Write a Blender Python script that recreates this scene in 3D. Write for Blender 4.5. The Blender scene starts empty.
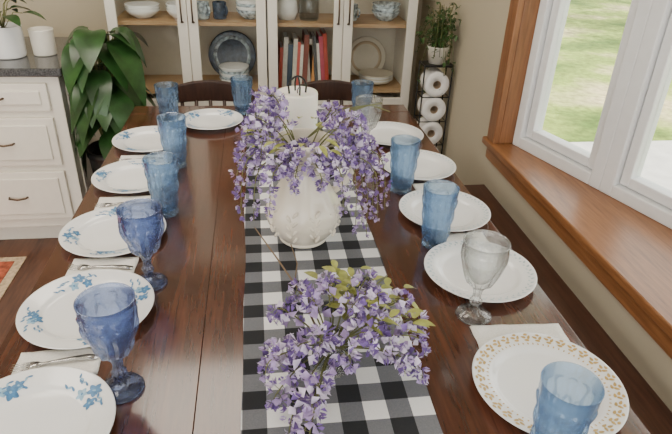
import bpy, math, random
from mathutils import Vector, Matrix, noise
random.seed(7)
R=random.uniform
# ---------------------------------------------------------------- materials
def nt(name):
    m=bpy.data.materials.new(name);m.use_nodes=True
    t=m.node_tree;return m,t,t.nodes,t.links,t.nodes['Principled BSDF']
def mat(name,col,rough=.5,metal=0,var=.06,scale=30,bump=0,bscale=120,coat=0,sss=0,trans=0,stretch=None):
    m,t,n,l,b=nt(name)
    tc=n.new('ShaderNodeTexCoord');mp=n.new('ShaderNodeMapping')
    if stretch: mp.inputs['Scale'].default_value=stretch
    l.new(tc.outputs['Object'],mp.inputs[0])
    no=n.new('ShaderNodeTexNoise');no.inputs['Scale'].default_value=scale;no.inputs['Detail'].default_value=4
    l.new(mp.outputs[0],no.inputs['Vector'])
    cr=n.new('ShaderNodeValToRGB')
    cr.color_ramp.elements[0].position=.3;cr.color_ramp.elements[1].position=.7
    cr.color_ramp.elements[0].color=tuple(max(0,c*(1-var)) for c in col)+(1,)
    cr.color_ramp.elements[1].color=tuple(min(1,c*(1+var)) for c in col)+(1,)
    l.new(no.outputs['Fac'],cr.inputs[0]);l.new(cr.outputs[0],b.inputs['Base Color'])
    b.inputs['Roughness'].default_value=rough;b.inputs['Metallic'].default_value=metal
    if coat: b.inputs['Coat Weight'].default_value=coat;b.inputs['Coat Roughness'].default_value=.08
    if sss: b.inputs['Subsurface Weight'].default_value=sss;b.inputs['Subsurface Scale'].default_value=.01
    if bump:
        n2=n.new('ShaderNodeTexNoise');n2.inputs['Scale'].default_value=bscale
        l.new(mp.outputs[0],n2.inputs['Vector'])
        bp=n.new('ShaderNodeBump');bp.inputs['Strength'].default_value=bump;bp.inputs['Distance'].default_value=.002
        l.new(n2.outputs['Fac'],bp.inputs['Height']);l.new(bp.outputs[0],b.inputs['Normal'])
    return m
def wood(name,c1,c2,rough=.3,sc=(14,1.2,14),coat=0,plank=None,pv=.12):
    m,t,n,l,b=nt(name)
    tc=n.new('ShaderNodeTexCoord');mp=n.new('ShaderNodeMapping');mp.inputs['Scale'].default_value=sc
    l.new(tc.outputs['Object'],mp.inputs[0])
    no=n.new('ShaderNodeTexNoise');no.inputs['Scale'].default_value=1.6;no.inputs['Detail'].default_value=8;no.inputs['Roughness'].default_value=.65;no.inputs['Distortion'].default_value=.6
    l.new(mp.outputs[0],no.inputs['Vector'])
    no2=n.new('ShaderNodeTexNoise');no2.inputs['Scale'].default_value=7;no2.inputs['Detail'].default_value=6
    l.new(mp.outputs[0],no2.inputs['Vector'])
    mx=n.new('ShaderNodeMath');mx.operation='MULTIPLY_ADD';mx.inputs[1].default_value=.45
    l.new(no2.outputs['Fac'],mx.inputs[0])
    mm=n.new('ShaderNodeMath');mm.operation='MULTIPLY';mm.inputs[1].default_value=.6;l.new(no.outputs['Fac'],mm.inputs[0]);l.new(mm.outputs[0],mx.inputs[2])
    last=mx.outputs[0]
    if plank:
        sx=n.new('ShaderNodeSeparateXYZ');l.new(tc.outputs['Object'],sx.inputs[0])
        d=n.new('ShaderNodeMath');d.operation='MULTIPLY_ADD';d.inputs[1].default_value=1/plank[0];d.inputs[2].default_value=plank[1];l.new(sx.outputs[0],d.inputs[0])
        fl=n.new('ShaderNodeMath');fl.operation='FLOOR';l.new(d.outputs[0],fl.inputs[0])
        wn=n.new('ShaderNodeTexWhiteNoise');wn.noise_dimensions='1D';l.new(fl.outputs[0],wn.inputs['W'])
        ad=n.new('ShaderNodeMath');ad.operation='MULTIPLY_ADD';ad.inputs[1].default_value=pv;l.new(wn.outputs[0],ad.inputs[0]);l.new(last,ad.inputs[2])
        sb=n.new('ShaderNodeMath');sb.operation='SUBTRACT';sb.inputs[1].default_value=pv/2;l.new(ad.outputs[0],sb.inputs[0]);last=sb.outputs[0]
    cr=n.new('ShaderNodeValToRGB');cr.color_ramp.elements[0].position=.35;cr.color_ramp.elements[1].position=.72
    cr.color_ramp.elements[0].color=c1+(1,);cr.color_ramp.elements[1].color=c2+(1,)
    l.new(last,cr.inputs[0]);l.new(cr.outputs[0],b.inputs['Base Color'])
    b.inputs['Roughness'].default_value=rough
    if coat: b.inputs['Coat Weight'].default_value=coat;b.inputs['Coat Roughness'].default_value=.1
    bp=n.new('ShaderNodeBump');bp.inputs['Strength'].default_value=.12;bp.inputs['Distance'].default_value=.002
    l.new(no2.outputs['Fac'],bp.inputs['Height']);l.new(bp.outputs[0],b.inputs['Normal'])
    return m
def glass(name,tint,gfac=.3,rough=.02,refl=.6,ior=1.35,glow=None,bfac=0,edge=None):
    m=bpy.data.materials.new(name);m.use_nodes=True;n=m.node_tree.nodes;l=m.node_tree.links;n.clear()
    o=n.new('ShaderNodeOutputMaterial');tr=n.new('ShaderNodeBsdfTransparent');tr.inputs[0].default_value=tint+(1,)
    gl=n.new('ShaderNodeBsdfGlass');gl.inputs['Color'].default_value=tint+(1,);gl.inputs['Roughness'].default_value=rough;gl.inputs['IOR'].default_value=ior
    lw=n.new('ShaderNodeLayerWeight');lw.inputs[0].default_value=.5
    if edge:   # light travels through more glass at grazing angles, so it tints deeper there
        p2=n.new('ShaderNodeMath');p2.operation='POWER';p2.inputs[1].default_value=1.6;l.new(lw.outputs['Facing'],p2.inputs[0])
        mc=n.new('ShaderNodeMixRGB');mc.inputs[1].default_value=tint+(1,);mc.inputs[2].default_value=edge+(1,);l.new(p2.outputs[0],mc.inputs[0]);l.new(mc.outputs[0],tr.inputs[0])
    m1=n.new('ShaderNodeMixShader');m1.inputs[0].default_value=gfac;l.new(tr.outputs[0],m1.inputs[1]);l.new(gl.outputs[0],m1.inputs[2])
    last=m1.outputs[0]
    if glow:  # diffuse tint mixed in to brighten the glass, standing for window light inside it
        tl=n.new('ShaderNodeBsdfTranslucent');tl.inputs[0].default_value=glow+(1,)
        df=n.new('ShaderNodeBsdfDiffuse');df.inputs[0].default_value=glow+(1,)
        mb=n.new('ShaderNodeMixShader');mb.inputs[0].default_value=.5;l.new(tl.outputs[0],mb.inputs[1]);l.new(df.outputs[0],mb.inputs[2])
        m3=n.new('ShaderNodeMixShader');m3.inputs[0].default_value=bfac;l.new(last,m3.inputs[1]);l.new(mb.outputs[0],m3.inputs[2]);last=m3.outputs[0]
    gs=n.new('ShaderNodeBsdfGlossy');gs.inputs['Roughness'].default_value=.04
    pw=n.new('ShaderNodeMath');pw.operation='POWER';pw.inputs[1].default_value=3.5;l.new(lw.outputs['Facing'],pw.inputs[0])
    mu=n.new('ShaderNodeMath');mu.operation='MULTIPLY_ADD';mu.inputs[1].default_value=.75*refl;mu.inputs[2].default_value=.045*refl;l.new(pw.outputs[0],mu.inputs[0])
    m2=n.new('ShaderNodeMixShader');l.new(mu.outputs[0],m2.inputs[0]);l.new(last,m2.inputs[1]);l.new(gs.outputs[0],m2.inputs[2])
    l.new(m2.outputs[0],o.inputs[0]);return m
# ---------------------------------------------------------------- mesh builder
class MB:
    def __init__(s): s.v=[];s.f=[];s.m=[];s.s=[]
    def add(s,vs,fs,mi=0,sm=False):
        o=len(s.v);s.v+=[tuple(v) for v in vs]
        for f in fs: s.f.append(tuple(i+o for i in f));s.m.append(mi);s.s.append(sm)
    def box(s,x0,x1,y0,y1,z0,z1,mi=0):
        s.add([(x0,y0,z0),(x1,y0,z0),(x1,y1,z0),(x0,y1,z0),(x0,y0,z1),(x1,y0,z1),(x1,y1,z1),(x0,y1,z1)],
          [(0,3,2,1),(4,5,6,7),(0,1,5,4),(1,2,6,5),(2,3,7,6),(3,0,4,7)],mi)
    def bar(s,p,q,w,h,z0,mi=0):
        p=Vector(p);q=Vector(q);d=(q-p).normalized();n=Vector((-d.y,d.x))*w/2
        c=[p-n,q-n,q+n,p+n]
        s.add([(a.x,a.y,z0) for a in c]+[(a.x,a.y,z0+h) for a in c],[(0,3,2,1),(4,5,6,7),(0,1,5,4),(1,2,6,5),(2,3,7,6),(3,0,4,7)],mi)
    def prism(s,pts,z0,z1,mi=0):
        k=len(pts)
        s.add([(a,b,z0) for a,b in pts]+[(a,b,z1) for a,b in pts],[tuple(range(k))[::-1],tuple(range(k,2*k))]+[(i,(i+1)%k,k+(i+1)%k,k+i) for i in range(k)],mi)
    def lathe(s,prof,seg=40,mi=0,c=(0,0,0),mod=None,M=None):
        vs=[];k=len(prof)
        for r,z in prof:
            for j in range(seg):
                a=2*math.pi*j/seg;rr=r+(mod(a,z,r) if mod else 0)
                p=Vector((rr*math.cos(a),rr*math.sin(a),z))
                if M: p=M@p
                vs.append(p+Vector(c))
        fs=[(i*seg+j,i*seg+(j+1)%seg,(i+1)*seg+(j+1)%seg,(i+1)*seg+j) for i in range(k-1) for j in range(seg)]
        s.add(vs,fs,mi,True)
    def tube(s,pts,rad,seg=8,mi=0,cap=True):
        pts=[Vector(p) for p in pts];n=len(pts);vs=[];u=None
        for i,p in enumerate(pts):
            d=(pts[min(i+1,n-1)]-pts[max(i-1,0)]).normalized()
            if u is None: u=d.orthogonal().normalized()
            u=(u-d*u.dot(d));u=u.normalized() if u.length>1e-6 else d.orthogonal().normalized()
            w=d.cross(u);r=rad(i/(n-1)) if callable(rad) else rad
            for j in range(seg):
                a=2*math.pi*j/seg;vs.append(p+u*(r*math.cos(a))+w*(r*math.sin(a)))
        fs=[(i*seg+j,i*seg+(j+1)%seg,(i+1)*seg+(j+1)%seg,(i+1)*seg+j) for i in range(n-1) for j in range(seg)]
        if cap: fs+=[tuple(range(seg))[::-1],tuple(range((n-1)*seg,n*seg))]
        s.add(vs,fs,mi,True)
    def leaf(s,base,d,up,L,W,droop=.3,mi=0,n=6,fold=.25):
        d=Vector(d).normalized();up=Vector(up);side=d.cross(up)
        side=side.normalized() if side.length>1e-5 else d.orthogonal().normalized()
        nu=side.cross(d).normalized();base=Vector(base);vs=[]
        for i in range(n+1):
            t=i/n;w=W/2*math.sin(math.pi*min(1,.06+t*.94))**.8*(1.15-.4*t)
            if i==n:w=0.0004
            c=base+d*(L*t*(1-.15*droop*t))-Vector((0,0,1))*(droop*L*t*t)
            vs+=[c-side*w+nu*w*fold,c,c+side*w+nu*w*fold]
        fs=[]
        for i in range(n):
            a=i*3;fs+=[(a,a+1,a+4,a+3),(a+1,a+2,a+5,a+4)]
        s.add(vs,fs,mi,True)
    def obj(s,name,mats,loc=(0,0,0),parent=None,bevel=0,rot=0,sub=0):
        me=bpy.data.meshes.new(name);me.from_pydata(s.v,[],s.f)
        for m in (mats if isinstance(mats,(list,tuple)) else [mats]): me.materials.append(m)
        me.polygons.foreach_set('material_index',s.m);me.polygons.foreach_set('use_smooth',s.s);me.update()
        o=bpy.data.objects.new(name,me);bpy.context.collection.objects.link(o);o.location=loc;o.rotation_euler[2]=rot
        if parent:o.parent=parent
        if bevel:
            b=o.modifiers.new('b','BEVEL');b.width=bevel;b.segments=2;b.limit_method='ANGLE'
        return o
def empty(name,loc=(0,0,0)):
    e=bpy.data.objects.new(name,None);bpy.context.collection.objects.link(e);e.location=loc;return e
T=.75
# ---------------------------------------------------------------- palette
M_table=wood('table_wood',(.030,.0095,.005),(.132,.043,.020),.18,(16,1.3,16),coat=.6,plank=(.1842,3.0),pv=.06)
M_bench=wood('bench_wood',(.04,.015,.009),(.12,.05,.03),.4,(16,1.3,16))
M_dark=wood('dark_chair_wood',(.02,.009,.006),(.07,.03,.018),.35,(14,14,2))
M_floor=wood('floor_wood',(.05,.018,.01),(.16,.066,.034),.35,(10,1.2,10),plank=(.09,0))
M_trim=wood('window_trim_wood',(.17,.068,.025),(.37,.165,.065),.32,(18,1.6,18))
M_trimz=wood('window_casing_wood',(.16,.064,.025),(.33,.145,.058),.4,(18,18,1.6))
M_shelf=wood('shelf_wood',(.4,.24,.12),(.6,.4,.22),.5,(2,14,14))
M_wall=mat('wall_paint',(.53,.47,.35),.8,var=.02,scale=3,bump=.05)
M_ceil=mat('ceiling_paint',(.8,.78,.74),.9,var=.02)
M_white=mat('white_vinyl',(.82,.83,.84),.35,var=.02)
M_cab=mat('cabinet_paint',(.80,.76,.67),.4,var=.02)
M_cabin=mat('cabinet_interior',(.66,.60,.49),.6,var=.03)
M_base=mat('base_cabinet_paint',(.80,.75,.66),.4,var=.02)
M_granite=mat('granite',(.06,.06,.06),.12,var=.8,scale=160)
M_porc=mat('porcelain',(.86,.86,.85),.12,var=.01,coat=.3)
M_iron=mat('ironstone',(.80,.73,.61),.16,var=.02,scale=12,coat=.5)
M_pblue=mat('plate_blue',(.07,.2,.38),.3,var=.35,scale=120)
M_plb=mat('plate_lightblue',(.27,.45,.60),.3,var=.3,scale=120)
M_gold=mat('plate_gold',(.52,.35,.11),.35,var=.2,scale=100)
M_grn=mat('plate_rim_bluegreen',(.44,.54,.56),.35,var=.2,scale=100)
M_nap=mat('napkin_linen',(.80,.78,.73),.9,var=.08,scale=250,bump=.3,bscale=500)
M_steel=mat('cutlery_steel',(.62,.61,.6),.2,1,var=.03)
M_bronze=mat('bronze_pull',(.13,.09,.06),.4,.8)
M_black=mat('black_metal',(.02,.02,.02),.4,.5)
M_paper=mat('paper',(.86,.85,.83),.95,var=.03,scale=80,bump=.2)
M_wax=mat('candle_wax',(.88,.85,.78),.45,var=.02,scale=20,sss=.3)
M_card=mat('cardboard',(.35,.25,.16),.9)
M_glB=glass('blue_tumbler_glass',(.78,.875,.97),.3,refl=1.1,ior=1.3,glow=(.25,.48,.78),bfac=.055,edge=(.24,.43,.68))
M_glD=glass('denim_goblet_glass',(.66,.73,.89),.3,refl=1.1,ior=1.3,glow=(.15,.22,.48),bfac=.055,edge=(.16,.22,.42))
M_glC=glass('clear_goblet_glass',(.985,.99,.988),.22,refl=1.3,ior=1.3,glow=(.9,.95,.95),bfac=.03,edge=(.45,.48,.48))
M_jar=glass('clear_jar_glass',(.95,.97,.965),.1,refl=1,ior=1.2)
M_pane=glass('window_glass',(.97,.99,.98),0,refl=.45)
M_cpane=glass('cabinet_glass',(.95,.96,.95),0,refl=.35)
M_leaf=mat('plant_leaf',(.022,.065,.016),.28,var=.5,scale=14)
M_leaf2=mat('pale_leaf',(.31,.33,.08),.5,var=.35,scale=30)
M_leaf3=mat('ivy_leaf',(.05,.11,.03),.5,var=.4,scale=30)
M_stem=mat('stem',(.14,.15,.05),.7)
M_twig=mat('twig',(.15,.1,.06),.8)
M_w1=mat('wisteria_lilac',(.40,.30,.54),.6,var=.25,scale=70)
M_w2=mat('wisteria_pale',(.66,.58,.75),.6,var=.12,scale=70)
M_w3=mat('wisteria_violet',(.17,.10,.31),.6,var=.3,scale=70)
M_pot=mat('black_pot',(.018,.018,.018),.35)
M_soil=mat('soil',(.04,.025,.015),.95,var=.5,scale=90)
M_terr=mat('tan_ceramic',(.55,.42,.28),.5)
M_dkbl=mat('dark_blue_ceramic',(.035,.05,.08),.25,var=.7,scale=50)
def gingham():
    m,t,n,l,b=nt('buffalo_check')
    tc=n.new('ShaderNodeTexCoord');sx=n.new('ShaderNodeSeparateXYZ');l.new(tc.outputs['Object'],sx.inputs[0])
    res=[]
    for ax in (0,1):
        a=n.new('ShaderNodeMath');a.operation='MULTIPLY_ADD';a.inputs[1].default_value=1/.08;a.inputs[2].default_value=50.0;l.new(sx.outputs[ax],a.inputs[0])
        fr=n.new('ShaderNodeMath');fr.operation='FRACT';l.new(a.outputs[0],fr.inputs[0])
        g=n.new('ShaderNodeMath');g.operation='GREATER_THAN';g.inputs[1].default_value=.5;l.new(fr.outputs[0],g.inputs[0]);res.append(g)
    s=n.new('ShaderNodeMath');s.operation='ADD';l.new(res[0].outputs[0],s.inputs[0]);l.new(res[1].outputs[0],s.inputs[1])
    h=n.new('ShaderNodeMath');h.operation='MULTIPLY';h.inputs[1].default_value=.5;l.new(s.outputs[0],h.inputs[0])
    cr=n.new('ShaderNodeValToRGB');cr.color_ramp.interpolation='CONSTANT'
    e=cr.color_ramp.elements;e[0].position=0;e[0].color=(.80,.80,.79,1);e[1].position=.75;e[1].color=(.012,.013,.016,1)
    k=e.new(.25);k.color=(.15,.155,.17,1)
    l.new(h.outputs[0],cr.inputs[0])
    wv=n.new('ShaderNodeTexNoise');wv.inputs['Scale'].default_value=400;l.new(tc.outputs['Object'],wv.inputs['Vector'])
    mx=n.new('ShaderNodeMixRGB');mx.blend_type='OVERLAY';mx.inputs[0].default_value=.25;l.new(cr.outputs[0],mx.inputs[1]);l.new(wv.outputs['Fac'],mx.inputs[2])
    l.new(mx.outputs[0],b.inputs['Base Color']);b.inputs['Roughness'].default_value=.9
    bp=n.new('ShaderNodeBump');bp.inputs['Strength'].default_value=.3;bp.inputs['Distance'].default_value=.001;l.new(wv.outputs['Fac'],bp.inputs['Height']);l.new(bp.outputs[0],b.inputs['Normal'])
    return m
M_check=gingham()
# ---------------------------------------------------------------- room shell
b=MB();b.box(-3.4,2.0,-1.6,3.6,-.1,0);b.obj('floor',M_floor)
b=MB();b.box(-3.3,1.12,3.5,3.6,0,2.45);b.obj('wall_back',M_wall)
b=MB();b.box(-3.4,-3.3,-1.6,3.6,0,2.45);b.obj('wall_left',M_wall)
b=MB();b.box(-3.4,2.0,-1.6,3.6,2.45,2.55);b.obj('ceiling',M_ceil)
A=(1.10,2.14);Bm=(1.235,1.69);B2=(1.40,1.14);C2=(1.40,.6);D2=(1.10,-.2)
b=MB();b.box(1.0,1.12,2.17,3.5,0,2.45);b.box(1.0,1.12,-1.6,-.23,0,2.45)
b.box(1.0,1.12,-.23,2.17,0,.56);b.box(1.0,1.12,-.23,2.17,2.1,2.45)
b.prism([(1.12,2.17),(1.12,-.23),(1.47,.6),(1.47,1.14)],0,.56);b.prism([(1.12,2.17),(1.12,-.23),(1.47,.6),(1.47,1.14)],2.12,2.45)
b.obj('wall_right',M_wall)
b=MB();b.prism([(.965,2.23),(.965,-.28),(1.10,-.23),(1.12,-.2),(1.45,.6),(1.45,1.14),(1.12,2.17),(1.10,2.23)][::-1],.60,.63);b.obj('trim_1',M_trim,bevel=.006)
b=MB();b.box(.98,1.0,-.25,2.2,.545,.60);b.obj('trim_2',M_trim,bevel=.004)
b=MB();b.box(.975,1.0,2.13,2.205,.63,2.1);b.box(1.0,1.10,2.13,2.17,.63,2.1);b.obj('trim_3',M_trimz,bevel=.004)
b=MB();b.prism([(1.0,2.13),(1.10,2.12),(1.40,1.14),(1.40,.6),(1.10,-.2),(1.0,-.2)][::-1],2.08,2.12);b.obj('trim_4',M_trim)
def window(name,p,q,wp,wq):
    z0,z1=.63,2.09
    p=Vector(p);q=Vector(q);d=(q-p).normalized()
    e=empty(name)
    b=MB()
    b.bar(p,p+d*wp,.09,z1-z0,z0);b.bar(q-d*wq,q,.09,z1-z0,z0)
    b.bar(p+d*wp,q-d*wq,.09,.045,z0);b.bar(p+d*wp,q-d*wq,.09,.045,z1-.045)
    b.obj('frame',M_white,parent=e,bevel=.004)
    a=p+d*(wp+.006);c=q-d*(wq+.006);w=.036
    b=MB();b.bar(a,a+d*w,.05,z1-z0-.1,z0+.05);b.bar(c-d*w,c,.05,z1-z0-.1,z0+.05)
    b.bar(a+d*w,c-d*w,.05,w,z0+.05);b.bar(a+d*w,c-d*w,.05,w,z1-.05-w)
    b.obj('sash',M_white,parent=e,bevel=.004)
    b=MB();b.bar(a+d*w,c-d*w,.006,z1-z0-.1-2*w,z0+.05+w);b.obj('pane',M_pane,parent=e)
window('window_1',A,Bm,.04,.05)
window('window_2',Bm,B2,.05,.04)
window('window_3',B2,C2,.04,.04)
window('window_4',C2,D2,.04,.04)
b=MB();b.box(.985,1.0,2.21,3.49,0,.1);b.obj('baseboard_right',M_white)
b=MB();b.box(-3.29,-.76,3.485,3.5,0,.1);b.obj('baseboard_back',M_white)
# ---------------------------------------------------------------- outdoors
def grass():
    m,t,n,l,b=nt('lawn_grass')
    tc=n.new('ShaderNodeTexCoord')
    a=n.new('ShaderNodeTexNoise');a.inputs['Scale'].default_value=.75;a.inputs['Detail'].default_value=7;l.new(tc.outputs['Object'],a.inputs['Vector'])
    c=n.new('ShaderNodeTexNoise');c.inputs['Scale'].default_value=14;c.inputs['Detail'].default_value=6;l.new(tc.outputs['Object'],c.inputs['Vector'])
    r=n.new('ShaderNodeValToRGB');e=r.color_ramp.elements;e[0].position=.36;e[0].color=(.09,.15,.022,1);e[1].position=.66;e[1].color=(.50,.42,.23,1)  # dark end paints tree shadows into the grass; tan patches are its own colour
    k=e.new(.5);k.color=(.25,.32,.06,1)
    l.new(a.outputs['Fac'],r.inputs[0])
    mx=n.new('ShaderNodeMixRGB');mx.blend_type='OVERLAY';mx.inputs[0].default_value=.85;l.new(r.outputs[0],mx.inputs[1]);l.new(c.outputs['Fac'],mx.inputs[2])
    l.new(mx.outputs[0],b.inputs['Base Color']);b.inputs['Roughness'].default_value=1;return m
b=MB();b.box(2.05,60,-30,60,-.6,-.4);b.obj('lawn',grass())
M_patio=mat('patio_concrete',(.55,.53,.5),.9,var=.1,scale=8)
b=MB();b.prism([(2.6,1.5),(4.6,1.5),(4.6,4.6),(2.6,4.6)],-.4,-.36);b.obj('patio_slab',M_patio)
M_bark=mat('bark',(.09,.065,.045),.95,var=.5,scale=12,bump=.5,bscale=20)
M_can=mat('tree_foliage',(.06,.12,.03),.8,var=.6,scale=3)
for (x,y,h) in ((4.4,12.6,5),(5.2,16.5,5)):
    b=MB();b.tube([(0,0,0),(.0,0,.3),(.08,.05,1.5),(.02,.1,3),(.1,0,h)],lambda t:.2-.1*t,12,0)
    for k in range(7):
        a=k*.9;b.tube([(.05,0,h*.6+k*.2),(math.cos(a)*.8,math.sin(a)*.8,h*.8+k*.2),(math.cos(a)*1.7,math.sin(a)*1.7,h+.3+k*.2)],.04,6,0)
    for k in range(500):
        a=R(0,6.28);r=R(.2,2.2);p=Vector((r*math.cos(a),r*math.sin(a),h+R(-.6,2.2)))
        b.leaf(p,(R(-1,1),R(-1,1),R(-.6,.4)),(0,0,1),.3,.16,.2,1,3)
    b.obj('shade_tree',[M_bark,M_can],(x,y,-.4))
# ---------------------------------------------------------------- dining table
tb=empty('dining_table')
x0,x1,y0,y1=-.485,.62,.22,2.3
b=MB();w=(x1-x0)/6
for i in range(6): b.box(x0+i*w,x0+(i+1)*w-.0006,y0+.1,y1-.1,T-.038,T)
b.obj('top_planks',M_table,parent=tb,bevel=.0009)
b=MB();b.box(x0,x1,y0,y0+.0985,T-.038,T);b.box(x0,x1,y1-.0985,y1,T-.038,T);b.obj('breadboard_ends',M_table,parent=tb,bevel=.003)
b=MB();b.box(x0+.06,x1-.06,y0+.07,y0+.095,T-.13,T-.04);b.box(x0+.06,x1-.06,y1-.095,y1-.07,T-.13,T-.04)
b.box(x0+.06,x0+.085,y0+.07,y1-.07,T-.13,T-.04);b.box(x1-.085,x1-.06,y0+.07,y1-.07,T-.13,T-.04);b.obj('apron',M_table,parent=tb,bevel=.002)
k=0
for xx in (x0+.075,x1-.075):
    for yy in (y0+.085,y1-.085):
        b=MB();b.box(-.04,.04,-.04,.04,.5,T-.04);b.lathe([(.0,0),(.025,0),(.03,.03),(.022,.06),(.035,.2),(.042,.38),(.028,.45),(.04,.48),(.04,.5)],20)
        k+=1;b.obj('leg_%d'%k,M_table,(xx,yy,0),parent=tb)
b=MB();nx,ny=24,150;rx0,rx1,ry0,ry1=-.04,.28,.18,2.34
vs=[]
for j in range(ny+1):
    y=ry0+(ry1-ry0)*j/ny
    for i in range(nx+1):
        x=rx0+(rx1-rx0)*i/nx
        z=T+.002+.0015*(1+noise.noise(Vector((x*9,y*5,0))))
        if y>y1+.004 : z=T+.002-(y-y1)*1.2
        if y<y0-.004 : z=T+.002-(y0-y)*1.2
        wx=.004*noise.noise(Vector((3,y*4,1)))
        vs.append((x+wx,y,z))
fs=[(j*(nx+1)+i,j*(nx+1)+i+1,(j+1)*(nx+1)+i+1,(j+1)*(nx+1)+i) for j in range(ny) for i in range(nx)]
b.add(vs,fs,0,True);o=b.obj('table_runner',M_check)
# ---------------------------------------------------------------- plates
def pz(r):
    if r<.083:return .0055
    if r<.1:
        t=(r-.083)/.017;return .0055+.008*t*t*(3-2*t)
    return .0135+(r-.1)*.2
def ell(b,cx,cy,ang,L,W,mi,n=10):
    vs=[];
    for i in range(n):
        a=2*math.pi*i/n;x=L/2*math.cos(a);y=W/2*math.sin(a)*(1-.3*math.cos(a))
        px=cx+x*math.cos(ang)-y*math.sin(ang);py=cy+x*math.sin(ang)+y*math.cos(ang)
        vs.append((px,py,pz(min(.129,math.hypot(px,py)))+.0007))
    vs.append((cx,cy,pz(math.hypot(cx,cy))+.0009))
    b.add(vs,[(i,(i+1)%n,n) for i in range(n)],mi,True)
def plate(x,y,kind,rot=0,s=1.0):
    b=MB();pr=[(0.0001,.0055),(.04,.0055)]+[(r,pz(r)) for r in (.083,.087,.091,.095,.1,.11,.12,.128)]+[(.1305,pz(.13)+.0002),(.131,pz(.13)-.001),(.130,pz(.13)-.0025),(.11,pz(.11)-.003),(.1,pz(.1)-.003),(.09,.004),(.084,.0005),(.08,0),(.0001,.0)]
    b.lathe(pr,72)
    if kind=='blue':
        for a0 in (.5,1.95,3.6,5.2):
            for k in range(9):
                a=a0+(k-4)*.085+R(-.03,.03);r=.105+.011*math.sin(k*2.1+a0);cx,cy=r*math.cos(a),r*math.sin(a)
                if k in (2,4,5):
                    ph=R(0,6)
                    for q in range(5):
                        t=ph+q*1.2566;L=.0105 if k!=4 else .0135;ell(b,cx+L*.55*math.cos(t),cy+L*.55*math.sin(t),t,L,L*.72,1 if k%2 else 2)
                    ell(b,cx,cy,0,.0045,.0045,2 if k%2 else 1)
                else:
                    t=a+1.57+R(-.6,.6)
                    for q in range(3): ell(b,cx+.007*q*math.cos(t),cy+.007*q*math.sin(t),t+(q%2)*1.1-.5,.010,.0038,1 if q%2 else 2)
    elif kind=='gold':
        n=34
        for i in range(n):
            a=2*math.pi*i/n;r=.118
            for da,dr,L in ((-.045,0,.010),(.045,0,.010),(0,.006,.008),(0,-.007,.010)):
                ell(b,(r+dr)*math.cos(a+da),(r+dr)*math.sin(a+da),a+da*20+(1.57 if dr else .4),L,.0052,1)
        for i in range(68):
            a=2*math.pi*i/68;ell(b,.103*math.cos(a),.103*math.sin(a),a,.005,.003,1,6)
    else:
        n=44
        for i in range(n):
            a=2*math.pi*i/n;ell(b,.121*math.cos(a),.121*math.sin(a),a+.7,.010,.005,1);ell(b,.114*math.cos(a+.05),.114*math.sin(a+.05),a-.7,.007,.004,1,6)
    ms={'blue':[M_porc,M_plb,M_pblue],'gold':[M_porc,M_gold],'green':[M_porc,M_grn]}[kind]
    o=b.obj('dinner_plate',ms,(x,y,T+.0005),rot=rot);o.scale=(s,s,1);return o
for i,(x,y,s) in enumerate(((-.368,.665,1),(-.348,.967,.98),(-.358,1.27,.95),(-.362,1.592,.92),(-.365,1.89,.92))): plate(x,y,'blue',i*1.3+.2,s)
plate(-.17,2.085,'blue',2,.9)
plate(.49,.678,'gold');plate(.494,1.032,'green',.3,.97);plate(.50,1.325,'green',0,.95);plate(.505,1.63,'green',.2,.93);plate(.475,1.91,'green',0,.93)
# ---------------------------------------------------------------- glassware
def tumbler(x,y,m=None,h=.16):
    b=MB()
    def md(a,z,r):
        t=z/h
        if r<.02 or t<.12: return .0014*math.cos(a*10) if r>.02 else 0
        if t>.84: return 0
        e=math.cos(a*7+z*75)*math.cos(a*7-z*75)
        return .0030*(abs(e)**.6)*(1 if e>0 else -1)
    nn=40
    out=[(.0002,0),(.02,0),(.029,.001),(.0315,.006),(.0305,.012)]+[(.0295+.0135*((i/nn))**.9,.014+(h-.014)*i/nn) for i in range(nn+1)]
    inn=[(.0425,h+.001),(.0415,h-.001)]+[(.0255+.0135*((i/8))**.9,.018+(h-.03)*i/8) for i in range(8,-1,-1)]+[(.02,.012),(.0002,.011)]
    b.lathe(out,112,0,mod=md);b.lathe([out[-1]]+inn,112,0)
    b.obj('blue_glass_tumbler',m or M_glB,(x,y,T+.0005))
def goblet(x,y,m,name,h=.185,flute=False):
    b=MB()
    def md(a,z,r):
        if z<.085 or z>h-.018: return .0010*math.cos(8*a) if .006<z<.08 else 0
        if flute: return .0026*abs(math.cos(a*6))*(1-(z-.085)/(h-.1)*.6)
        e=math.cos(a*6+z*70)*math.cos(a*6-z*70)
        return .0032*(abs(e)**.6)*(1 if e>0 else -1)
    out=[(.0002,0),(.035,0),(.037,.003),(.035,.006),(.022,.009),(.012,.014),(.008,.022),(.0075,.03),(.012,.036),(.013,.04),(.009,.045),(.0075,.055),(.009,.066),(.012,.072)]
    n=40
    for i in range(n+1):
        t=i/n;z=.076+(h-.076)*t
        out.append((.014+.0305*min(1,(t*1.55))**.55 - .003*max(0,t-.75)+(.0012 if t>.95 else 0),z))
    inn=[(out[-1][0]-.001,h+.0012),(out[-1][0]-.003,h-.001)]
    for i in range(10,-1,-1):
        t=i/10;inn.append((max(.0002,.009+.0305*min(1,(t*1.55))**.55),.084+(h-.09)*t))
    inn.append((.0002,.082))
    b.lathe(out,112,0,mod=md);b.lathe([out[-1]]+inn,112,0)
    b.obj(name,m,(x,y,T+.0005))
goblet(-.243,.75,M_glD,'blue_glass_goblet',.19)
goblet(-.243,1.06,M_glD,'blue_glass_goblet',.185)
tumbler(-.247,1.378);tumbler(-.256,1.692);tumbler(-.325,2.11,h=.14);tumbler(-.055,2.2,h=.14)
tumbler(.429,.541,h=.158);tumbler(.427,1.17);tumbler(.415,1.476)
goblet(.431,.89,M_glC,'clear_glass_goblet',.180,True)
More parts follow.
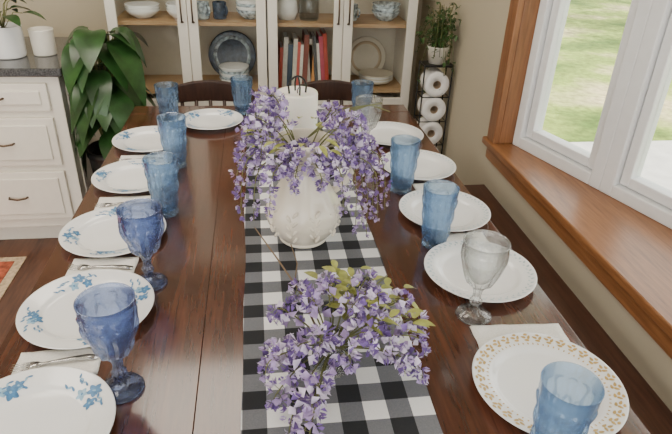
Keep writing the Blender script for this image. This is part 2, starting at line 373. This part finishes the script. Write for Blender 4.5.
goblet(.367,1.795,M_glC,'clear_glass_goblet',.182,True)
tumbler(.40,2.10,h=.15)
# ---------------------------------------------------------------- napkins + forks
def napkin(x,y,w,d,rot=0,fork=True):
    b=MB()
    for L,(sx,sy) in enumerate(((1,1),(.985,.97))):
        n,mn=14,10;z=.0012+.0018*L;vs=[]
        for top in (0,1):
            for j in range(mn+1):
                for i in range(n+1):
                    px=(i/n-.5)*w*sx;py=(j/mn-.5)*d*sy
                    vs.append((px+.002*noise.noise(Vector((x*7,py*40,L))),py+.002*noise.noise(Vector((px*30,y*9,L))),(z-.0008 if not top else z+.0008)+.0006*noise.noise(Vector((px*40,py*40,x+L)))))
        q=(n+1)*(mn+1);fs=[]
        for j in range(mn):
            for i in range(n):
                a=j*(n+1)+i;fs.append((a+q,a+1+q,a+n+2+q,a+n+1+q));fs.append((a,a+n+1,a+n+2,a+1))
        for i in range(n):
            fs.append((i,i+1,i+1+q,i+q));a=mn*(n+1)+i;fs.append((a+1,a,a+q,a+1+q))
        for j in range(mn):
            a=j*(n+1);fs.append((a+n+1,a,a+q,a+n+1+q));a+=n;fs.append((a,a+n+1,a+n+1+q,a+q))
        b.add(vs,fs,0,True)
    b.obj('cloth_napkin',M_nap,(x,y,T+.0006),rot=rot)
    if fork:
        b=MB()
        pr=[(0,.0065),(.02,.0075),(.05,.0045),(.085,.0028),(.105,.0035),(.112,.009),(.122,.0115),(.128,.0115)]
        vs=[]
        for px,hw in pr:
            z=.0012+.004*math.sin(math.pi*px/.11)*(px<.11)
            for yy,zz in ((-hw,z),(hw,z),(hw,z+.0016),(-hw,z+.0016)): vs.append((px-.08,yy,zz))
        fs=[]
        for i in range(len(pr)-1):
            for j in range(4): fs.append((i*4+j,(i+1)*4+j,(i+1)*4+(j+1)%4,i*4+(j+1)%4))
        fs+=[(0,1,2,3),(31,30,29,28)]
        b.add(vs,fs,0,True)
        for k in range(4):
            yy=-.0099+k*.0066
            b.tube([(.047,yy,.002),(.06,yy,.0016),(.08,yy*.95,.0028)],lambda t:.0013-.0006*t,6)
        o=b.obj('dinner_fork',M_steel,(x-.004,y-.002,T+.0048),rot=rot+R(-.1,.1)+math.pi);o.scale=(.9,.9,1)
napkin(-.366,.822,.145,.072,.04);napkin(-.356,1.124,.145,.085,-.02);napkin(-.366,1.433,.145,.10,.02);napkin(-.368,1.738,.14,.085,.03)
napkin(.502,.813,.185,.076,-.05,False);napkin(.515,1.178,.11,.08,.02,False);napkin(.525,1.477,.13,.08,0,False)
# ---------------------------------------------------------------- white pitcher
PX,PY=.105,1.225
b=MB()
def md(a,z,r):
    if z<.012: return 0
    e=max(0,1-abs(z-.1)/.09);k=.0030*math.cos(8*a)*e
    k+=.0022*max(0,math.sin(a*4+z*50))*max(0,math.cos(z*70+2*math.sin(4*a)))*e
    if z>.2:
        s=max(0,math.cos(a-math.pi*1.1))**6;k+=.028*s*((z-.2)/.06)
    return k
prof=[(.0002,.0),(.056,0),(.060,.004),(.058,.010),(.064,.016),(.075,.03),(.086,.05),(.0915,.068),(.090,.088),(.082,.11),(.070,.132),(.058,.152),(.049,.172),(.045,.19),(.045,.207),(.049,.227),(.056,.247),(.063,.262)]
pf=[]
for i in range(len(prof)-1):
    for k in range(3):
        t=k/3;pf.append((prof[i][0]*(1-t)+prof[i+1][0]*t,prof[i][1]*(1-t)+prof[i+1][1]*t))
pf.append(prof[-1]);pf+=[(.0615,.265),(.0585,.262)]+[(r-.005,z) for r,z in prof[::-1][1:9]]+[(.082,.07),(.053,.01),(.0002,.008)]
b.lathe(pf,96,0,mod=md)
ha=.1
hp=[(.053,.235),(.083,.255),(.106,.245),(.120,.21),(.116,.17),(.098,.14),(.072,.125)]
b.tube([(r*math.cos(ha),r*math.sin(ha),z) for r,z in hp],lambda t:.008+.002*math.cos(6.28*t),12)
for g in range(5):
    a0=-1.35+(g-2)*.62
    for k in range(7):
        s=(-1)**k;z=.040+k*.011;a=a0+s*.09;r=.0920-abs(z-.072)*.16
        c=Vector((r*math.cos(a),r*math.sin(a),z));tang=Vector((-math.sin(a),math.cos(a),0))
        M=Matrix.Translation(c)@Matrix((tang,Vector((0,0,1)),Vector((math.cos(a),math.sin(a),0)))).transposed().to_4x4()@Matrix.Rotation(s*.9,4,'Z')
        b.lathe([(.0001,.003),(.004,.0025),(.0062,.0005),(.0064,-.004)],10,M=M@Matrix.Diagonal((1.5,.6,1,1)))
b.obj('white_pitcher',M_iron,(PX,PY,T+.0045))
# ---------------------------------------------------------------- wisteria
def floret(b,p,out,size,tip=0):
    out=Vector(out).normalized();out=(out+Vector((R(-.5,.5),R(-.5,.5),R(-.5,.5)))).normalized()
    side=out.orthogonal().normalized();side.rotate(Matrix.Rotation(R(0,6.28),3,out));up=out.cross(side)
    mi=random.choice((0,0,1,1,1,2) if tip<.45 else (0,0,0,2,2,1))
    base=Vector(p)
    w=size*.62;h=size
    c=base+out*size*.5
    b.add([base,c-side*w+up*h*.25,c+up*h*.85+out*size*.1,c+side*w+up*h*.25,c+up*h*.25-out*size*.12],[(0,4,1),(1,4,2),(2,4,3),(3,4,0)],mi,True)
    mj=random.choice((0,1,2,2))
    for sg in (-1,1):
        q=base+side*sg*size*.12
        b.add([q,q+out*size*.55+side*sg*size*.32-up*size*.15,q+out*size*1.05-up*size*.35,q+out*size*.5-side*sg*size*.05-up*size*.3],[(0,1,2,3)],mj,True)
def raceme(b,pts,t0=.35,n=46,rad=.02,size=.014,stem=3):
    P=[Vector(p) for p in pts]
    def at(t):
        k=t*(len(P)-1);i=min(int(k),len(P)-2);u=k-i
        p0=P[max(i-1,0)];p1=P[i];p2=P[i+1];p3=P[min(i+2,len(P)-1)]
        return .5*((2*p1)+(-p0+p2)*u+(2*p0-5*p1+4*p2-p3)*u*u+(-p0+3*p1-3*p2+p3)*u**3)
    b.tube([at(i/10) for i in range(11)],lambda t:.0018-.001*t,5,stem)
    for i in range(n):
        t=t0+(1-t0)*(i/n)**.9;c=at(t);tt=(t-t0)/(1-t0)
        r=rad*(.6+.4*math.sin(math.pi*min(1,tt*1.8+.15)) if tt<.35 else max(.12,1-.88*(tt-.35)/.65))*R(.5,1)
        d=(at(min(1,t+.03))-at(max(0,t-.03))).normalized();o=d.orthogonal().normalized();o.rotate(Matrix.Rotation(R(0,6.28),3,d))
        p=c+o*r*.75
        if i%2: b.tube([c,p],.0006,3,stem,cap=False)
        floret(b,p,o+d*.3,size*(1.12-.6*tt)*R(.85,1.2),tt)
b=MB();OZ=T+.262
def arch(ox,oy,oz,tx,ty,tz,h):
    o=Vector((ox,oy,oz));e=Vector((tx,ty,tz));m1=o.lerp(e,.45)+Vector((0,0,h*.8));m2=o.lerp(e,.9)+Vector((0,0,h))
    m1.z=max(m1.z,o.z+h*.5);m2.z=max(m2.z,o.z-.01)
    return [o,m1,m2,e]
ends=[(-.160,-.01,-.12,.06),(-.15,-.05,-.16,.05),(-.12,-.10,-.13,.03),(-.085,-.12,-.11,.02),(-.03,-.12,-.055,.015),(.03,-.12,-.05,.015),(.08,-.11,-.12,.02),
(.115,-.09,-.18,.03),(.15,-.05,-.215,.04),(.17,-.01,-.19,.06),(.14,.02,-.05,.05),(.165,-.09,-.15,.03),(.18,.05,-.08,.06),(.135,-.06,-.17,.05),(.195,-.03,-.15,.05),
(-.15,.04,-.05,.07),(-.13,.0,.02,.06),(-.10,-.06,.0,.05),(-.04,-.09,-.01,.02),(.03,-.08,.0,.015),(.09,-.04,.02,.05),(.13,-.03,.02,.06),(-.08,.02,.06,.07),(-.11,.05,.05,.07),(.08,.04,.04,.05),(.0,-.03,.0,.01),(-.05,-.05,-.02,.02),(.06,-.07,-.03,.02),(-.07,-.02,.04,.05)]
for (dx,dy,dz,h) in ends:
    raceme(b,arch(PX+dx*.15,PY+dy*.15,OZ-.03,PX+dx,PY+dy,OZ-.02+dz,h),.35,42,.023,.0145)
for k in range(26):
    a=R(0,6.28);q=R(.04,.12);p=Vector((PX+math.cos(a)*q,PY-.02+math.sin(a)*q*.8,OZ+R(-.01,.045)))
    b.leaf(p,(math.cos(a),math.sin(a),R(-.2,.5)),(0,0,1),R(.03,.05),.015,.3,4,5)
for s in (0,1,2): b.tube([(PX,PY,OZ),(PX+.08,PY+.02*s,OZ+.06),(PX+.15,PY+.01-.03*s,OZ+.08+.01*s),(PX+.2-.02*s,PY+.02,OZ+.06+.02*s)],.0013,5,3)
b.obj('wisteria_bouquet',[M_w1,M_w2,M_w3,M_stem,M_leaf2])
GX,GY=.118,.765
b=MB();b.lathe([(.0002,0),(.03,0),(.034,.004),(.036,.02),(.035,.05),(.036,.068),(.0345,.068),(.033,.05),(.034,.02),(.031,.008),(.0002,.006)],40);b.obj('glass_bud_vase',M_glC,(GX,GY,T+.0045))
b=MB();oz=T+.075
fr=[(-.115,-.03,-.03,.03),(-.11,-.10,-.055,.02),(-.085,-.15,-.06,.02),(-.06,-.19,-.06,.02),(-.04,-.12,-.035,.03),(-.10,.05,.0,.035),(-.07,-.06,.0,.035),(-.03,-.06,.015,.035),(.02,-.08,-.01,.03),(.06,-.05,.01,.035),
(.12,-.06,-.04,.035),(.165,-.02,-.04,.04),(.175,.02,-.03,.04),(.14,.04,.01,.04),(.04,.0,.035,.04),(-.04,.04,.03,.04),(.09,.03,.03,.04),(-.06,.09,.01,.04),(-.075,-.21,-.06,.015),(-.12,-.07,-.02,.035),(.0,.09,.03,.04),(.08,.09,.03,.04),(.10,-.01,.0,.04),(.15,-.07,-.05,.03)]
for (dx,dy,dz,h) in fr:
    raceme(b,arch(GX+dx*.1,GY+dy*.1,oz-.02,GX+dx,GY+dy,max(oz+dz,T+.018),h),.35,28,.019,.0155)
for k in range(80):
    a=R(-.2,1.9);rr=R(.03,.15);p=Vector((GX+.02+math.cos(a)*rr*.85,GY+math.sin(a)*rr,oz+R(.0,.065)))
    b.leaf(p,(math.cos(a)+R(-.8,.8),math.sin(a)+R(-.8,.8),R(-.4,.6)),(0,0,1),R(.028,.048),R(.012,.019),.3,4,5)
for (dx,dy,dz) in ((.1,.08,.05),(.07,.13,.05),(.13,.05,.03),(.02,.14,.05),(.12,.12,.04)):
    b.tube([(GX,GY,oz-.02),(GX+dx*.5,GY+dy*.5,oz+dz),(GX+dx,GY+dy,oz+dz)],.0015,5,3)
b.tube([(GX-.01,GY,oz-.03),(GX-.05,GY+.08,oz+.04),(GX-.09,GY+.17,oz+.06),(GX-.13,GY+.27,oz+.07)],lambda t:.0024-.001*t,6,5)
b.tube([(GX-.06,GY+.1,oz+.045),(GX-.05,GY+.16,oz+.05),(GX-.06,GY+.2,oz+.07)],.0012,6,5)
b.obj('wisteria_sprigs',[M_w1,M_w2,M_w3,M_stem,M_leaf2,M_twig])
# pillar candle on a black stand with a wire loop
e=empty('pillar_candle',(.106,1.455,T+.0045))
b=MB();b.lathe([(.0002,0),(.058,0),(.06,.004),(.056,.008),(.012,.014),(.009,.03),(.012,.05),(.009,.09),(.014,.108),(.057,.112),(.060,.116),(.057,.12),(.0002,.12)],40)
b.tube([(-.022,0,.300),(-.024,0,.320),(-.018,0,.334),(-.008,0,.342),(0,0,.344),(.008,0,.342),(.018,0,.334),(.024,0,.320),(.022,0,.300)],.0026,8)
b.tube([(.0,-.022,.300),(0,-.024,.320),(0,-.014,.338),(0,0,.344),(0,.014,.338),(0,.024,.320),(0,.022,.300)],.0022,8)
b.obj('holder',M_black,parent=e,rot=.2)
b=MB();b.lathe([(.0002,.1205),(.052,.1205),(.0535,.124),(.0535,.298),(.0515,.304),(.046,.303),(.034,.30),(.0002,.299)],48,0);b.obj('candle',M_wax,parent=e)
b=MB();b.tube([(0,0,.298),(.001,0,.309),(.003,0,.314)],.0014,6);b.obj('wick',M_black,parent=e)
# ---------------------------------------------------------------- hutch
def hutch(xa):
    e=empty('china_cabinet',(xa,3.1,0));W=.797;D=.38;H=2.02
    b=MB();b.box(0,.02,.02,D,0,H);b.box(W-.02,W,.02,D,0,H);b.box(0,W,.02,D,H,H+.03);b.box(0.02,W-.02,.03,D,.08,.10);b.box(.02,W-.02,.05,.07,0,.08)
    b.box(.02,W-.02,.03,D-.01,.43,.45);b.obj('carcass',M_cab,parent=e,bevel=.002)
    b=MB();b.box(.02,W-.02,D-.01,D,.1,H);b.obj('back_panel',M_cabin,parent=e)
    b=MB()
    for z in (.565,.925,1.285,1.645): b.box(.021,W-.021,.045,D-.011,z-.018,z)
    b.obj('shelves',M_shelf,parent=e)
    hw=W/2
    for k in range(2):
        a=k*hw+.0015;c=(k+1)*hw-.0015;s=.05
        b=MB();b.box(a,a+s,0,.02,.45,H);b.box(c-s,c,0,.02,.45,H);b.box(a+s,c-s,0,.02,.45,.53);b.box(a+s,c-s,0,.02,H-.06,H)
        b.box(a,c,0,.02,.06,.445);b.box(a+.06,c-.06,-.006,.0,.12,.385)
        b.obj('door_frame_%d'%(k+1),M_cab,parent=e,bevel=.003)
        b=MB();b.box(a+s,c-s,.008,.012,.53,H-.06);b.obj('door_glass_%d'%(k+1),M_cpane,parent=e)
        hx=(c-.026) if k==0 else (a+.026)
        b=MB();b.tube([(hx,0,.93),(hx,-.022,.94),(hx,-.028,1.0),(hx,-.022,1.06),(hx,0,1.07)],.0045,8)
        b.lathe([(.0002,.0),(.009,0),(.007,.006),(.0002,.008)],12,c=(hx,-.004,.93));b.obj('pull_%d'%(k+1),M_bronze,parent=e)
hutch(-.734);hutch(.069)
def bowl_stack(name,x,y,z,r,n,m,dz=.012,h=.045):
    b=MB()
    for i in range(n):
        b.lathe([(.0002,0),(r*.45,0),(r*.5,.004),(r*.8,h*.45),(r,h),(r*.97,h+.001),(r*.76,h*.5),(r*.45,.008),(r*.0002,.007)],36,i%len(m),c=(0,0,i*dz))
    b.obj(name,m,(x,y,z))
M_mixb=mat('blue_white_china',(.45,.52,.62),.25,var=.8,scale=45)
S1=.5655;S2=.9255
bowl_stack('bowl_stack',-.58,3.26,S2,.09,3,[M_porc])
bowl_stack('bowl_stack',-.39,3.26,S2,.07,3,[M_porc],.014)
bowl_stack('bowl_stack',-.02,3.27,S2,.075,4,[M_mixb,M_porc],.016,.05)
bowl_stack('bowl_stack',-.12,3.25,S1,.085,5,[M_porc,M_mixb],.016,.045)
bowl_stack('plate_stack',.70,3.28,S1,.10,5,[M_cabin,M_porc],.008,.03)
bowl_stack('bowl_stack',.73,3.27,S2,.08,3,[M_mixb],.02,.05)
def mug(x,y,z,m):
    b=MB();b.lathe([(.0002,0),(.03,0),(.036,.006),(.037,.085),(.035,.086),(.034,.008),(.0002,.007)],28)
    b.tube([(.035,0,.07),(.055,0,.065),(.06,0,.045),(.052,0,.025),(.035,0,.02)],.005,8);b.obj('coffee_mug',m,(x,y,z),rot=-.8)
mug(-.27,3.24,S2,M_mixb);mug(-.18,3.25,S2,M_dkbl)
mug(.53,3.25,S2,M_mixb)
def plate_up(x,y,z,r,m):
    b=MB();M=Matrix.Rotation(math.radians(78),4,'X')
    b.lathe([(.0002,0),(r*.6,0),(r*.95,.015),(r,.02),(r*.97,.022),(r*.6,.006),(.0002,.005)],48,0,M=M)
    b.lathe([(r*.65,.009),(r*.78,.014),(r*.79,.017),(r*.65,.0115)],48,1,M=M)
    b.obj('serving_platter',m,(x,y,z+r*.985))
plate_up(-.13,3.40,S1,.135,[M_dkbl,M_mixb])
plate_up(.66,3.42,S1,.12,[M_cabin,M_terr])
b=MB();b.lathe([(.0002,0),(.05,0),(.055,.01),(.055,.11),(.035,.14),(.035,.16),(.033,.16),(.05,.1),(.05,.01),(.0002,.008)],32);b.obj('glass_jar',M_jar,(.30,3.26,S2))
b=MB();b.lathe([(.0002,0),(.045,0),(.06,.04),(.055,.09),(.04,.12),(.038,.12),(.05,.09),(.04,.01),(.0002,.01)],32);b.obj('white_vase',M_porc,(.18,3.27,S2))
bc=[(.5,.08,.05),(.7,.66,.6),(.06,.09,.14),(.75,.7,.6),(.62,.12,.10),(.8,.78,.72),(.25,.08,.06),(.45,.4,.36),(.75,.35,.12),(.1,.1,.1),(.8,.75,.7),(.55,.1,.15)]
bm=[mat('book_cover_%d'%i,c,.5,var=.1) for i,c in enumerate(bc)]+[M_paper]
b=MB();x=.125;i=0
while x<.405:
    w=R(.014,.028);h=R(.22,.30);d=R(.15,.18);lean=.02 if x<.3 else -.03
    mi=i%12;o=len(b.v)
    b.box(x,x+.002,3.2,3.2+d,S1,S1+h,mi);b.box(x+w-.002,x+w,3.2,3.2+d,S1,S1+h,mi);b.box(x,x+w,3.197,3.2,S1,S1+h,mi);b.box(x+.002,x+w-.002,3.203,3.2+d-.004,S1+.003,S1+h-.004,12)
    for k in range(o,len(b.v)):
        v=b.v[k];b.v[k]=(v[0]+(v[2]-S1)*lean*2.5,v[1],v[2])
    x+=w+.0015;i+=1
b.obj('row_of_books',bm)
# ---------------------------------------------------------------- base cabinet with counter
e=empty('kitchen_base_cabinet',(0,0,0))
cx1=-.82;cf=2.5;cb=3.08
b=MB();b.box(-2.4,cx1,cf,cb,.1,.82);b.box(-2.38,cx1-.02,cf+.06,cb-.02,0,.1);b.box(cx1,cx1+.008,cf+.06,cb-.06,.16,.76)
b.obj('carcass',M_base,parent=e,bevel=.003)
b=MB();b.box(-2.42,cx1+.025,cf-.03,cb+.02,.82,.855);b.obj('granite_counter',M_granite,parent=e,bevel=.006)
k=0
for xa,xb in ((-1.30,-.87),(-1.8,-1.34),(-2.3,-1.84)):
    for za,zb in ((.67,.79),(.42,.64),(.15,.39)):
        k+=1;b=MB();b.box(xa,xb,cf-.018,cf,za,zb);b.box(xa+.03,xb-.03,cf-.026,cf-.017,za+.03,zb-.03)
        b.obj('drawer_front_%d'%k,M_base,parent=e,bevel=.004)
        xm=(xa+xb)/2;zm=(za+zb)/2;b=MB();b.tube([(xm-.04,cf-.022,zm),(xm-.035,cf-.042,zm),(xm,cf-.046,zm-.004),(xm+.035,cf-.042,zm),(xm+.04,cf-.022,zm)],.0045,8);b.obj('drawer_pull_%d'%k,M_bronze,parent=e)
def can(name,x,y,z,r,h,m,rib=0):
    b=MB();b.lathe([(.0002,0),(r*.9,0),(r*.95,.004)]+[(r*(.95+.05*i/10),.005+(h-.01)*i/10) for i in range(11)]+[(r*1.03,h),(r*.95,h+.002),(r*.9,.012),(.0002,.01)],48,0,mod=(lambda a,zz,rr:.002*math.cos(24*a) if zz>.01 and zz<h*.85 and rr>r*.93 else 0) if rib else None)
    b.lathe([(r*.94,h*.85),(.0002,h*.86)],24,1);return b.obj(name,m,(x,y,z))
can('ribbed_ceramic_pot',-1.06,2.68,.8555,.07,.13,[M_porc,M_soil],1)
can('cream_ceramic_pot',-.925,2.72,.8555,.05,.11,[M_cab,M_soil])
b=MB()
for k in range(16):
    a=k*.7;L=R(.07,.11);p0=Vector((0,0,0));p1=Vector((math.cos(a)*R(.04,.09),math.sin(a)*.07,R(.05,.13)))
    b.tube([p0,p0.lerp(p1,.6)+Vector((0,0,.03)),p1],.0018,5,1);b.leaf(p1,(math.cos(a),math.sin(a),.1),(0,0,1),L,L*.6,.4,0)
b.obj('pothos_plant',[M_leaf,M_stem],(-1.06,2.68,.8555+.115))
# ---------------------------------------------------------------- potted plant
px,py=-.665,2.60
e=empty('potted_peace_lily',(px,py,0))
b=MB();b.lathe([(.0002,0),(.085,0),(.09,.01),(.118,.42),(.125,.43),(.125,.46),(.115,.46),(.11,.42),(.0002,.42)],40);b.obj('pot',M_pot,parent=e)
b=MB();b.lathe([(.11,.425),(.05,.432),(.0002,.435)],24);b.obj('soil',M_soil,parent=e)
b=MB()
for k in range(64):
    g=k*2.4;hh=.56+.43*((k*7)%23)/22;rr=R(.02,.09)
    base=Vector((math.cos(g)*.03,math.sin(g)*.03,.43));tip=Vector((math.cos(g)*rr,math.sin(g)*rr,hh))
    b.tube([base,base.lerp(tip,.5)+Vector((0,0,.03)),tip],lambda t:.004-.0015*t,6,1,cap=False)
    L=R(.15,.21);b.leaf(tip,(math.cos(g),math.sin(g),R(-.3,.6)),(0,0,1),L,L*R(.60,.72),R(.7,1.25),0,9,.22)
o=b.obj('foliage',[M_leaf,M_stem],parent=e)
for v in o.data.vertices:
    if v.co.z<.9: v.co.x=max(v.co.x,-.12)
    v.co.y=min(v.co.y,.45)
# ---------------------------------------------------------------- toilet paper stand with ivy
e=empty('toilet_paper_stand',(.905,2.8,0))
b=MB()
for sx in (-.072,.072):
    for sy in (-.05,.05): b.tube([(sx,sy,0),(sx,sy,.80)],.004,8)
for z in (.02,.12,.25,.38,.51,.64,.795):
    b.tube([(-.072,-.05,z),(.072,-.05,z),(.072,.05,z),(-.072,.05,z),(-.072,-.05,z)],.003,6)
b.box(-.076,.076,-.054,.054,.798,.803);b.obj('wire_frame',M_black,parent=e)
RX=Matrix.Rotation(math.pi/2,4,'X')
for i,z in enumerate((.1855,.3155,.4455,.5755,.7055)):
    b=MB();M=Matrix.Translation((0,.05,z))@RX
    b.lathe([(.021,0),(.062,0),(.064,.004),(.064,.1),(.062,.104),(.021,.104),(.021,0)],40,0,M=M);b.lathe([(.0205,0),(.0205,.104),(.019,.104),(.019,0)],24,1,M=M)
    b.obj('roll_%d'%(i+1),[M_paper,M_card],parent=e)
b=MB();b.lathe([(.0002,0),(.04,0),(.055,.08),(.058,.085),(.053,.085),(.045,.07),(.0002,.07)],32,0);b.obj('pot',M_cab,(0,0,.8035),parent=e)
b=MB()
for k in range(70):
    a=R(0,6.28);rr=R(.03,.12);top=R(.03,.22);p0=Vector((0,0,.87));p1=Vector((math.cos(a)*rr*.6,math.sin(a)*rr*.5,.87+top));p2=Vector((math.cos(a)*rr*.95,math.sin(a)*rr,.87+top-R(.0,.26)*(k%2==0)))
    p2.x=min(p2.x,.07);b.tube([p0,p1,p2],.0014,5,1)
    for q in range(9):
        t=q/8;p=p1.lerp(p2,t) if q>4 else p0.lerp(p1,.4+t);p.x=min(p.x,.065);b.leaf(p,(R(-1,.6),R(-1,1),R(-.5,.6)),(0,0,1),R(.018,.03),R(.010,.017),.3,0,4)
b.obj('ivy',[M_leaf3,M_stem],parent=e)
# ---------------------------------------------------------------- chairs
def chair(x,yb):
    e=empty('dining_chair',(x,yb,0))
    b=MB();b.box(-.19,.19,-.40,-.02,.43,.46);b.obj('seat',M_dark,parent=e,bevel=.008)
    b=MB();
    for s in (-1,1):
        b.tube([(s*.165,-.01,0),(s*.165,-.02,.44),(s*.17,0,.62),(s*.175,.02,.76)],.016,10);b.tube([(s*.165,-.38,0),(s*.165,-.37,.43)],.016,10)
        b.tube([(s*.165,-.37,.2),(s*.165,-.015,.2)],.01,8)
    b.obj('legs',M_dark,parent=e)
    b=MB()
    n=16;vs=[]
    for i in range(n+1):
        t=i/n*2-1;xx=t*.195;yc=.02+.02*(1-t*t);zt=.765+.04*(1-t*t);zb=.705+.01*(1-t*t)
        for yy,zz in ((yc-.011,zb),(yc+.011,zb),(yc+.011,zt),(yc-.011,zt)): vs.append((xx,yy,zz))
    fs=[(i*4+j,(i+1)*4+j,(i+1)*4+(j+1)%4,i*4+(j+1)%4) for i in range(n) for j in range(4)]+[(0,1,2,3),(n*4+3,n*4+2,n*4+1,n*4)]
    b.add(vs,fs,0,False);b.obj('top_rail',M_dark,parent=e,bevel=.006)
    b=MB()
    for k in range(5): xx=-.12+k*.06;b.tube([(xx,-.03,.455),(xx,.01,.58),(xx,.035,.72)],.008,8)
    b.obj('spindles',M_dark,parent=e)
chair(-.2,2.44);chair(.32,2.44)
e=empty('wooden_bench')
b=MB();b.box(.70,.955,.25,2.1,.42,.46);b.obj('seat',M_bench,parent=e,bevel=.004)
b=MB()
for y in (.4,1.95): b.box(.73,.925,y-.03,y+.03,0,.42)
b.box(.81,.85,.43,1.92,.2,.26);b.obj('trestle',M_bench,parent=e,bevel=.004)
M_rug=mat('rug_wool',(.42,.1,.05),.95,var=.7,scale=22,bump=.4,bscale=300)
M_rugb=mat('rug_border',(.55,.42,.28),.95,var=.3,scale=60)
b=MB();b.box(-2.3,-1.12,1.5,2.35,.0,.008,0);b.box(-2.34,-1.08,1.46,2.39,0,.005,1);b.obj('woven_rug',[M_rug,M_rugb])
# ---------------------------------------------------------------- lights / world
w=bpy.data.worlds.new('sky');bpy.context.scene.world=w;w.use_nodes=True;n=w.node_tree.nodes;l=w.node_tree.links
bg=n['Background'];bg.inputs[0].default_value=(1,.975,.94,1);bg.inputs[1].default_value=3.6
def light(kind,name,loc,rot,en,col,size=None,sy=None):
    d=bpy.data.lights.new(name,kind);d.energy=en;d.color=col
    if kind=='AREA':d.shape='RECTANGLE';d.size=size;d.size_y=sy
    o=bpy.data.objects.new(name,d);bpy.context.collection.objects.link(o);o.location=loc;o.rotation_euler=rot;return o
s=light('SUN','sun',(0,0,10),(0,0,0),7,(1,.95,.85));s.rotation_euler=Vector((.55,-.35,-1)).to_track_quat('-Z','Y').to_euler();s.data.angle=.02
light('AREA','kitchen_fill_light',(-1.6,1.2,2.42),(0,0,0),34,(1,.91,.78),1.2,1.2)  # added fill under the ceiling to brighten the room, no fixture there
light('AREA','dining_fill_light',(-.3,2.2,2.42),(0,0,0),15,(1,.91,.78),.8,.8)  # second added fill above the table's far end, not a real lamp
# ---------------------------------------------------------------- camera
th=math.radians(28.8);ph=math.radians(8.62);ro=math.radians(2.3)
fw=Vector((math.sin(ph)*math.cos(th),math.cos(ph)*math.cos(th),-math.sin(th)))
rt=Vector((math.cos(ph),-math.sin(ph),0));up=rt.cross(fw)
ri=rt*math.cos(ro)+up*math.sin(ro);ui=-rt*math.sin(ro)+up*math.cos(ro)
cd=bpy.data.cameras.new('camera');cd.sensor_width=36;cd.lens=36*570/672;cd.clip_start=.02
co=bpy.data.objects.new('camera',cd);bpy.context.collection.objects.link(co)
m=Matrix((ri,ui,-fw)).transposed().to_4x4();m.translation=Vector((0,0,1.49));co.matrix_world=m
bpy.context.scene.camera=co
